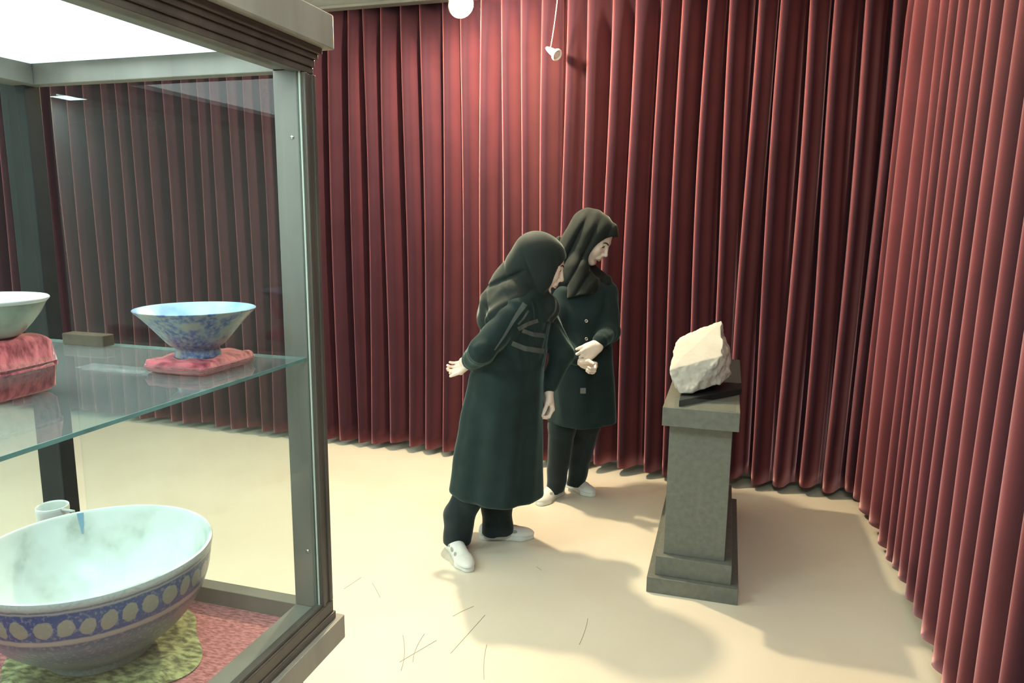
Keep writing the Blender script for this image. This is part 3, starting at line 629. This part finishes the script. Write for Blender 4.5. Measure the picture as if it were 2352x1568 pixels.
def shoe(toe, heel, parent, style=0, flip=1):
    toe = np.array([toe[0], toe[1], 0.0]); heel = np.array([heel[0], heel[1], 0.0]); f = toe - heel; L = np.linalg.norm(f); f /= L; l = np.array([-f[1], f[0], 0]) * flip; z = np.array([0, 0, 1.0])
    P = lambda x, y, h_: heel + f * (x * L) + l * y + z * h_
    lo = np.minimum(toe, heel) - 0.07; hi = np.maximum(toe, heel) + 0.07; lo[2] = -0.01; hi[2] = 0.12
    F = Field(lo, hi, 0.0025)   # sole
    def fp(F, grow, zc, rz, k=0.012):
        F.cone(P(0.13, 0, zc), P(0.14, 0, zc), 0.029 + grow, 0.029 + grow)
        F.cone(P(0.13, 0, zc), P(0.50, 0.002, zc), 0.029 + grow, 0.029 + grow, k=k)
        F.cone(P(0.50, 0.002, zc), P(0.74, 0.003, zc), 0.029 + grow, 0.041 + grow, k=k)
        F.cone(P(0.74, 0.003, zc), P(0.88, 0.008, zc), 0.041 + grow, 0.027 + grow, k=k)
    fp(F, 0.001, 0.010, 0)
    F.warp(lambda x, y, z_: 0 * x)
    X = F.grid(F.lo, F.lo + F.h * F.n, 0); zz = X[3]
    F.F = np.maximum(F.F, np.abs(zz - 0.013) - 0.0125).astype(np.float32)
    sole_m = F.mesh()
    F = Field(lo, hi, 0.0025)
    F.cone(P(0.14, 0, 0.040), P(0.30, 0, 0.046), 0.030, 0.031, k=0.01); F.cone(P(0.12, 0, 0.030), P(0.5, 0, 0.034), 0.029, 0.031, k=0.02)
    F.cone(P(0.30, 0, 0.048), P(0.62, 0.003, 0.034), 0.032, 0.030, k=0.02)
    B = [f, l, z]
    F.ell(P(0.72, 0.004, 0.024), (0.27 * L, 0.043, 0.030), B, k=0.015)
    F.cone(P(0.13, 0, 0.05), P(0.15, 0, 0.058), 0.029, 0.027, k=0.01)
    F.F = np.maximum(F.F, 0.022 - zz).astype(np.float32)
    F.ell(P(0.24, 0, 0.088), (0.10 * L + 0.012, 0.026, 0.030), B, k=0.006, op='sub')
    up = np_mesh([F.mesh()], 'shoe', shoe_m, parent); np_mesh([sole_m], 'sole', shoe_m, up)
    bv = BVHTree.FromPolygons([v.co for v in up.data.vertices], [p.vertices[:] for p in up.data.polygons])
    # mesh inserts: ovals on the instep sides
    for sd in (1, -1):
        for (x, hz, a, b) in ((0.50, 0.046, 0.017, 0.0085), (0.64, 0.040, 0.013, 0.008), (0.36, 0.045, 0.015, 0.006)):
            cpt = P(x, 0.012 * sd, 0.03); d0 = (l * sd * 0.75 + z * 0.65); d0 /= np.linalg.norm(d0); V = []; Fc = []
            side = f; upv = np.cross(d0, side)
            for r_ in (0, 0.5, 1.0):
                for k in range(18):
                    an = 2 * math.pi * k / 18; o_ = cpt + side * math.cos(an) * a * r_ + upv * math.sin(an) * b * r_ + d0 * 0.08
                    hit = bv.ray_cast(Vector(o_), Vector(-d0)); V.append((hit[0] + Vector(d0) * 0.0012) if hit[0] else Vector(cpt))
            for i in range(2):
                for k in range(18): k2 = (k + 1) % 18; Fc.append((i * 18 + k, i * 18 + k2, (i + 1) * 18 + k2, (i + 1) * 18 + k))
            pydata('mesh_insert', V, Fc, shoe_g, up)
    # sole grooves as thin ribs near the heel
    return up
def foldfn(n, amp, ph=0.0, z0=0.3, zr=0.6, tw=1.5):
    return lambda a, z, x, y: amp * np.sin(n * a + ph + tw * z) * np.clip((zr + z0 - z) / zr, 0.15, 1) + 0.35 * amp * np.sin((n * 2 + 1) * a - 3 * z + ph)
# ============ woman in front, bending forward
W1 = empty('person', (-0.95, 3.0, 0), 'person in long black coat with grey stripes, bending forward, one hand behind back', 'person', None)
hc1 = np.array((-0.759, 2.985, 1.312)); hf1 = (0.88, 0.30, -0.40)
hands = []
hands.append(hand_mesh((-1.062, 2.905, 0.880), (-0.66, 0.55, -0.46), (-0.42, -0.80, 0.30), 1, s=0.86, curls=[(48, 62, 45), (44, 58, 42), (38, 52, 40), (30, 45, 35)], tcurl=25, spread=0.15, sleeve=(-1.01, 2.86, 0.91), thumb_dir=(0.72, 0.40, 0.45)))
hands.append(hand_mesh((-0.741, 3.075, 0.735), (0.14, -0.10, -1.0), (-0.75, -0.55, 0.0), 1, s=0.92, curls=[(35, 55, 40), (38, 60, 40), (40, 60, 45), (45, 60, 45)], tcurl=20, sleeve=(-0.725, 3.095, 0.82), thumb_dir=(0.8, 0.25, 0.45)))
hd = head_mesh(hc1, hf1, neck_to=(-0.815, 2.99, 1.17))
bod = body_mesh([((-0.93, 3.0, 0.80), (-0.87, 3.0, 1.0), 0.12, 0.11), ((-0.87, 3.0, 1.0), (-0.82, 3.0, 1.12), 0.11, 0.09), ((-0.82, 2.88, 1.12), (-0.81, 3.12, 1.11), 0.05, 0.05), ((-0.82, 3.0, 1.12), (-0.785, 2.985, 1.25), 0.05, 0.05),
    ((-0.83, 2.86, 1.12), (-0.945, 2.775, 0.965), 0.038, 0.033), ((-0.945, 2.775, 0.965), (-1.075, 2.91, 0.872), 0.031, 0.023),
    ((-0.80, 3.14, 1.10), (-0.69, 3.12, 0.90), 0.038, 0.033), ((-0.69, 3.12, 0.90), (-0.741, 3.076, 0.74), 0.030, 0.022),
    ((-0.94, 2.93, 0.78), (-1.00, 2.92, 0.42), 0.075, 0.055), ((-1.00, 2.92, 0.42), (-1.12, 2.89, 0.09), 0.05, 0.032), ((-0.94, 3.08, 0.78), (-0.95, 3.06, 0.42), 0.085, 0.055), ((-0.95, 3.06, 0.42), (-0.985, 3.07, 0.09), 0.05, 0.032),
    ((-1.12, 2.89, 0.06), (-1.05, 2.80, 0.032), 0.024, 0.014), ((-0.985, 3.07, 0.06), (-0.90, 3.10, 0.032), 0.024, 0.014)], (-1.35, 2.6, 0.0), (-0.5, 3.4, 1.35))
np_mesh([bod, hd] + hands, 'body', skin, W1)
# coat
F = Field((-1.32, 2.62, 0.2), (-0.5, 3.36, 1.34), 0.007)
fold1 = lambda a, z, x, y: (0.010 * np.sin(5 * a + 0.8 + 1.2 * z) + 0.004 * np.sin(11 * a - 2 * z)) * np.clip((1.0 - z) / 0.5, 0.1, 1)
F.zloft([(0.235, -0.965, 3.0, 0.213, 0.195, 0), (0.40, -0.955, 3.0, 0.198, 0.19, 0), (0.60, -0.937, 3.0, 0.180, 0.185, 0), (0.80, -0.915, 3.0, 0.162, 0.178, 0), (0.95, -0.880, 3.0, 0.142, 0.165, 0), (1.08, -0.850, 3.0, 0.125, 0.172, 0), (1.17, -0.825, 3.0, 0.10, 0.155, 0), (1.23, -0.80, 2.99, 0.06, 0.08, 0)], fold=fold1, capr=0.006)
# tilt the hem: the back (left) hangs higher than the front
F.warp(lambda x, y, z: np.where(z < 0.35, np.maximum(0, (0.272 - 0.055 * (x + 1.0)) - z) * 1.2, 0) * 1.0)
F.cone((-0.83, 2.865, 1.125), (-0.948, 2.768, 0.962), 0.062, 0.055, k=0.035)
F.cone((-0.948, 2.768, 0.962), (-1.032, 2.885, 0.895), 0.055, 0.047, k=0.02)
F.cone((-0.80, 3.145, 1.10), (-0.688, 3.118, 0.90), 0.058, 0.050, k=0.035)
F.cone((-0.688, 3.118, 0.90), (-0.738, 3.08, 0.765), 0.050, 0.040, k=0.02)
F.warp(lambda x, y, z: 0.0022 * np.sin(46 * z + 30 * x + 9 * np.sin(22 * y)) * ((z > 0.86) & (z < 1.16)))
coat1 = np_mesh([F.mesh()], 'coat', fab, W1)
# trousers
def trousers(segs, lo, hi, parent, seed=0):
    F = Field(lo, hi, 0.006)
    for (a, b, ra, rb) in segs: F.cone(a, b, ra, rb, k=0.02)
    X = F.grid(F.lo, F.lo + F.h * F.n, 0)
    F.F = np.maximum(F.F, 0.036 - X[3]).astype(np.float32)
    F.warp(lambda x, y, z: 0.003 * np.sin(48 * z + 25 * x + 30 * y + seed) * np.clip(0.30 - z, 0, 0.12) * 6 + 0.002 * np.sin(60 * x + 40 * y + 5 * z + seed))
    return np_mesh([F.mesh()], 'trousers', fab2, parent)
trousers([((-0.94, 2.95, 0.60), (-1.00, 2.93, 0.40), 0.08, 0.075), ((-1.00, 2.93, 0.40), (-1.105, 2.905, 0.16), 0.075, 0.068), ((-1.105, 2.905, 0.16), (-1.118, 2.898, -0.03), 0.068, 0.062),
          ((-0.94, 3.06, 0.60), (-0.945, 3.06, 0.42), 0.08, 0.08), ((-0.945, 3.06, 0.42), (-0.975, 3.07, 0.16), 0.083, 0.070), ((-0.975, 3.07, 0.16), (-0.968, 3.07, -0.03), 0.070, 0.078)], (-1.30, 2.74, 0.0), (-0.78, 3.24, 0.9), W1, 1)
# scarf
def carve(F, c, f, up, neck):
    c = np.array(c, float); f_, l_, u_ = basis(f, up); P = lambda x, y, z: c + f_ * x + l_ * y + u_ * z
    B = [f_, l_, u_]
    # hollow for the head
    F.ell(P(-0.012, 0, 0.030), (0.100, 0.079, 0.090), B, op='sub'); F.ell(P(0.032, 0, -0.030), (0.066, 0.062, 0.088), B, op='sub', k=0.01)
    return P, B
F = Field((-1.12, 2.70, 0.95), (-0.58, 3.28, 1.46), 0.004)
f_, l_, u_ = basis(hf1); P = lambda x, y, z: hc1 + f_ * x + l_ * y + u_ * z; B = [f_, l_, u_]
F.ell(P(-0.012, 0, 0.026), (0.108, 0.088, 0.096), B); F.ell(P(0.018, 0, -0.035), (0.078, 0.084, 0.102), B, k=0.02)
F.cone(P(-0.045, 0, 0.025), (-0.880, 2.99, 1.205), 0.090, 0.100, k=0.03)
F.cone((-0.875, 2.99, 1.20), (-0.905, 2.99, 1.13), 0.105, 0.125, k=0.03)
F.cone((-0.845, 2.90, 1.17), (-0.905, 2.86, 1.085), 0.072, 0.062, k=0.04); F.cone((-0.82, 3.10, 1.15), (-0.86, 3.14, 1.06), 0.075, 0.070, k=0.04)
F.cone(P(-0.01, 0, -0.10), (-0.775, 3.0, 1.12), 0.066, 0.072, k=0.03); F.cone((-0.765, 3.0, 1.12), (-0.775, 3.0, 1.06), 0.08, 0.06, k=0.03)
F.cone((-0.90, 2.99, 1.13), (-0.965, 2.97, 1.07), 0.11, 0.075, k=0.03)
X = F.grid(F.lo, F.lo + F.h * F.n, 0)
F.F = np.maximum(F.F, (1.045 + 0.03 * np.sin(14 * X[1]) - X[3] + 0 * X[2])).astype(np.float32)
F.warp(lambda x, y, z: 0.0045 * np.sin(40 * (z * 0.9 - x * 0.7) + 5 * np.sin(18 * y)) * np.clip((1.25 - z) / 0.05, 0, 1) + 0.010 * np.exp(-((z - 1.222 - 0.45 * (x + 0.945)) / 0.010) ** 2) * np.clip((2.98 - y) / 0.04, 0, 1) * np.clip((-0.80 - x) / 0.03, 0, 1) + 0.005 * (1 - np.abs(np.sin(34 * (x * 0.8 + z * 0.3) + 2))) ** 4 * np.clip((1.38 - z) / 0.05, 0, 1))
F.ell(P(0.124, 0, -0.022), (0.096, 0.080, 0.094), B, op='sub', k=0.004)
np_mesh([F.mesh()], 'headscarf', scarf, W1)
for pts, wdt in (([(1190, 756), (1212, 744), (1236, 736)], (10, 9)), ([(1200, 759), (1225, 768), (1251, 771)], (9, 11)), ([(1176, 788), (1205, 800), (1250, 807)], (11, 12)), ([(1206, 697), (1190, 720), (1178, 738), (1158, 772), (1136, 804)], (13, 3)), ([(1214, 713), (1203, 730), (1190, 745)], (5, 4))):
    patch('grey_stripe', coat1, pts, wdt, stripe_m, W1, 0.003)
shoe((-0.985, 2.705), (-1.165, 2.945), W1); shoe((-0.805, 3.128), (-1.062, 3.052), W1)
# face details
def face_bits(c, f, parent, bodyob, up=(0, 0, 1), eyes=True):
    c = np.array(c, float); f_, l_, u_ = basis(f, up); P = lambda x, y, z: Vector(c + f_ * x + l_ * y + u_ * z)
    bv = BVHTree.FromPolygons([v.co for v in bodyob.data.vertices], [p.vertices[:] for p in bodyob.data.polygons])
    def strip(name, pts, wid, m, lift=0.001):
        V = []; Fc = []
        for i, (y_, z_) in enumerate(pts):
            for s_ in (-1, 0, 1):
                o_ = P(0.17, y_, z_ + s_ * wid[i] / 2); hit = bv.ray_cast(o_, -Vector(f_)); V.append((hit[0] if hit[0] else o_) + Vector(f_) * (lift + (0.0006 if s_ == 0 else 0)))
        for i in range(len(pts) - 1):
            for k in range(2): a = i * 3 + k; Fc.append((a, a + 1, a + 4, a + 3))
        return pydata(name, V, Fc, m, parent)
    for s_ in (1, -1):
        strip('eyebrow', [(s_ * y_, z_) for y_, z_ in ((0.013, 0.021), (0.020, 0.0245), (0.028, 0.027), (0.036, 0.027), (0.043, 0.024), (0.048, 0.0205))], [0.0065, 0.0075, 0.007, 0.006, 0.005, 0.003], hair)
        strip('eyelashes', [(s_ * y_, z_) for y_, z_ in ((0.019, 0.000), (0.024, 0.0035), (0.031, 0.005), (0.037, 0.0035), (0.043, -0.001))], [0.003, 0.007, 0.009, 0.008, 0.004], hair, 0.0008)
    strip('lips', [(-0.020, -0.0655), (-0.013, -0.0648), (-0.006, -0.0645), (0, -0.065), (0.006, -0.0645), (0.013, -0.0648), (0.020, -0.0655)], [0.002, 0.010, 0.0135, 0.013, 0.0135, 0.010, 0.002], lipm, 0.0014)
b1 = [o for o in W1.children if o.name.startswith('body')][0]
face_bits(hc1, hf1, W1, b1)
# ============ woman behind, standing, looking down
W2 = empty('person', (-0.74, 3.66, 0), 'person standing behind in buttoned black coat and headscarf, looking down, hands clasped in front', 'person', None)
hc2 = np.array((-0.653, 3.595, 1.408)); hf2 = (0.80, -0.165, -0.57)
hands = []
hands.append(hand_mesh((-0.585, 3.452, 0.892), (-0.66, -0.10, -0.60), (-0.25, 0.80, -0.10), 1, s=0.93, curls=[(30, 35, 20), (32, 35, 25), (34, 38, 25), (38, 40, 28)], tcurl=10, sleeve=(-0.570, 3.50, 0.925), thumb_dir=(0.85, 0.35, 0.25)))
hands.append(hand_mesh((-0.665, 3.462, 0.800), (0.92, -0.05, -0.28), (0.0, -0.75, -0.50), 1, s=0.80, curls=[(75, 75, 35), (78, 75, 35), (80, 75, 35), (82, 75, 35)], tcurl=30, sleeve=(-0.73, 3.47, 0.83)))
hd = head_mesh(hc2, hf2, neck_to=(-0.745, 3.645, 1.22))
bod = body_mesh([((-0.69, 3.63, 0.85), (-0.685, 3.63, 1.08), 0.10, 0.08), ((-0.77, 3.58, 1.14), (-0.60, 3.67, 1.14), 0.035, 0.035), ((-0.685, 3.63, 1.12), (-0.735, 3.635, 1.26), 0.05, 0.044),
    ((-0.585, 3.675, 1.14), (-0.55, 3.61, 0.93), 0.036, 0.032), ((-0.55, 3.61, 0.93), (-0.583, 3.455, 0.893), 0.03, 0.022),
    ((-0.79, 3.555, 1.13), (-0.82, 3.50, 0.92), 0.036, 0.032), ((-0.82, 3.50, 0.92), (-0.668, 3.462, 0.80), 0.03, 0.022),
    ((-0.76, 3.62, 0.82), (-0.80, 3.62, 0.45), 0.08, 0.05), ((-0.80, 3.62, 0.45), (-0.835, 3.655, 0.09), 0.048, 0.03), ((-0.63, 3.66, 0.82), (-0.68, 3.72, 0.45), 0.08, 0.05), ((-0.68, 3.72, 0.45), (-0.755, 3.81, 0.09), 0.048, 0.03),
    ((-0.835, 3.67, 0.06), (-0.86, 3.59, 0.032), 0.022, 0.014), ((-0.765, 3.82, 0.06), (-0.71, 3.78, 0.032), 0.022, 0.014)], (-1.05, 3.3, 0), (-0.4, 3.98, 1.42))
b2 = np_mesh([bod, hd] + hands, 'body', skin, W2)
A2 = math.radians(28)
F = Field((-1.02, 3.30, 0.38), (-0.42, 3.92, 1.34), 0.007)
F.zloft([(0.445, -0.693, 3.65, 0.175, 0.155, A2), (0.60, -0.692, 3.645, 0.166, 0.145, A2), (0.80, -0.690, 3.635, 0.150, 0.128, A2), (0.93, -0.688, 3.63, 0.143, 0.118, A2), (1.05, -0.688, 3.625, 0.150, 0.115, A2), (1.15, -0.685, 3.62, 0.145, 0.095, A2), (1.215, -0.69, 3.615, 0.075, 0.065, A2)], fold=lambda a, z, x, y: (0.008 * np.sin(4 * a + 2 + 2 * z) + 0.003 * np.sin(9 * a)) * np.clip((1.0 - z) / 0.5, 0.1, 1), capr=0.006)
F.cone((-0.588, 3.675, 1.135), (-0.552, 3.61, 0.935), 0.056, 0.050, k=0.03); F.cone((-0.552, 3.61, 0.935), (-0.576, 3.472, 0.915), 0.049, 0.040, k=0.02)
F.cone((-0.79, 3.555, 1.125), (-0.82, 3.50, 0.92), 0.056, 0.050, k=0.03); F.cone((-0.82, 3.50, 0.92), (-0.70, 3.475, 0.815), 0.048, 0.037, k=0.02)
F.warp(lambda x, y, z: 0.0018 * np.sin(50 * z + 25 * x + 9 * np.sin(22 * y)) * (z > 0.85))
coat2 = np_mesh([F.mesh()], 'coat', fab, W2)
trousers([((-0.76, 3.62, 0.75), (-0.79, 3.62, 0.42), 0.085, 0.075), ((-0.79, 3.62, 0.42), (-0.838, 3.66, -0.03), 0.072, 0.044),
          ((-0.64, 3.66, 0.75), (-0.68, 3.72, 0.42), 0.088, 0.075), ((-0.68, 3.72, 0.42), (-0.758, 3.81, -0.03), 0.072, 0.048)], (-1.0, 3.45, 0), (-0.5, 3.95, 0.9), W2, 4)
F = Field((-1.02, 3.32, 1.00), (-0.44, 3.90, 1.60), 0.004)
f_, l_, u_ = basis(hf2); P = lambda x, y, z: hc2 + f_ * x + l_ * y + u_ * z; B = [f_, l_, u_]
F.ell(P(-0.014, 0, 0.030), (0.112, 0.090, 0.098), B); F.ell(P(0.016, 0, -0.035), (0.074, 0.085, 0.104), B, k=0.02)
F.cone(P(0.055, 0.0, 0.088), P(0.094, 0.0, 0.077), 0.030, 0.014, k=0.03)
F.cone(P(-0.06, 0, 0.03), (-0.805, 3.63, 1.30), 0.082, 0.085, k=0.03)
F.cone((-0.80, 3.63, 1.31), (-0.83, 3.60, 1.19), 0.085, 0.080, k=0.04); F.cone((-0.83, 3.60, 1.20), (-0.86, 3.56, 1.12), 0.075, 0.05, k=0.04)
F.cone((-0.74, 3.62, 1.25), (-0.605, 3.655, 1.175), 0.070, 0.052, k=0.04); F.cone((-0.72, 3.57, 1.25), (-0.70, 3.53, 1.10), 0.075, 0.06, k=0.04); F.cone(P(-0.012, 0, -0.13), (-0.67, 3.575, 1.17), 0.046, 0.065, k=0.03)
def f2(x, y, z):
    t = (x + 0.72) * 0.85 + (z - 1.3) * -0.5; a = 50 * t + 1.5 * np.sin(9 * y + 4 * z)
    g = (1 - np.abs(np.sin(a))) ** 3
    m = np.clip((1.515 - z) / 0.06, 0, 1) * np.clip((-0.60 - x) / 0.05, 0.25, 1)
    return (0.009 * g + 0.003 * np.sin(2 * a + 1)) * m + 0.0015 * np.sin(110 * t + 20 * y)
F.warp(f2)
X = F.grid(F.lo, F.lo + F.h * F.n, 0)
F.F = np.maximum(F.F, 1.085 + 0.05 * np.sin(9 * X[1] + 1) + 0 * X[2] - X[3]).astype(np.float32)
F.ell(P(0.128, 0, -0.032), (0.106, 0.095, 0.112), B, op='sub', k=0.004)
F.ell(P(0.030, 0, -0.163), (0.058, 0.068, 0.045), B, k=0.012)
sc2 = np_mesh([F.mesh()], 'headscarf', scarf2, W2)
face_bits(hc2, hf2, W2, b2)
def on_surface(target, px, py):
    me = target.data; bv = BVHTree.FromPolygons([v.co for v in me.vertices], [p.vertices[:] for p in me.polygons])
    O = Vector((0, 0, H)); d = (at(px, py, Y=3.0) - O).normalized(); hit = bv.ray_cast(O, d); return hit[0], hit[1]
for (px, py) in ((1347, 737), (1347, 778)):
    p, nrm = on_surface(coat2, px, py)
    o = lathe('button', crom([(0.0035, 0.0), (0.0085, 0.0), (0.0085, 0.0025), (0.006, 0.0032), (0.0035, 0.0012)], 2), p, metal, W2, 24); o.rotation_mode = 'QUATERNION'; o.rotation_quaternion = nrm.to_track_quat('Z', 'Y')
    o['label'] = 'round metal snap button'
p, nrm = on_surface(coat2, 1339, 897)
q = nrm.to_track_quat('Z', 'Y')
o = boxes('buckle', [((-0.014, -0.014, 0), (0.014, -0.008, 0.004)), ((-0.014, 0.008, 0), (0.014, 0.014, 0.004)), ((-0.014, -0.008, 0), (-0.008, 0.008, 0.004)), ((0.008, -0.008, 0), (0.014, 0.008, 0.004)), ((-0.009, -0.009, 0.0), (0.009, 0.009, 0.002))], mat('dull_metal', (0.25, 0.28, 0.28), 0.4, metal=0.6), W2, 0.001)
o.location = p; o.rotation_mode = 'QUATERNION'; o.rotation_quaternion = q; o['label'] = 'square grey metal buckle'
shoe((-0.632, 3.722), (-0.825, 3.872), W2); shoe((-0.898, 3.512), (-0.812, 3.742), W2)
# ------------------------------------------------------------------ scuffs on the floor
sm = mat('scuff_mark', (0.22, 0.19, 0.14), 0.8)
SC = [[(925, 1458), (935, 1500), (921, 1540)], [(975, 1455), (950, 1490), (948, 1520)], [(1035, 1500), (1080, 1450), (1114, 1412)], [(918, 1520), (960, 1495), (1003, 1470)], [(1040, 1415), (1062, 1402), (1088, 1392)], [(855, 1338), (868, 1360), (873, 1372)], [(1232, 1301), (1244, 1309)], [(1330, 1480), (1345, 1450), (1350, 1420)], [(790, 1352), (812, 1338), (830, 1325)], [(1118, 1480), (1108, 1520), (1112, 1560)]]
for k, s_ in enumerate(SC):
    pts = [at(a, b, Z=0.0006) for a, b in s_]
    if len(pts) == 3: pts = [pts[0] * (1 - t) ** 2 + pts[1] * 2 * t * (1 - t) + pts[2] * t * t for t in [i / 10 for i in range(11)]]
    o = tube('floor_scuff', pts, 0.0007, sm, None, 5); tag(o, 'thin dark hairline scuff on the pale floor', 'scuff', 'hairline scuffs on the floor')
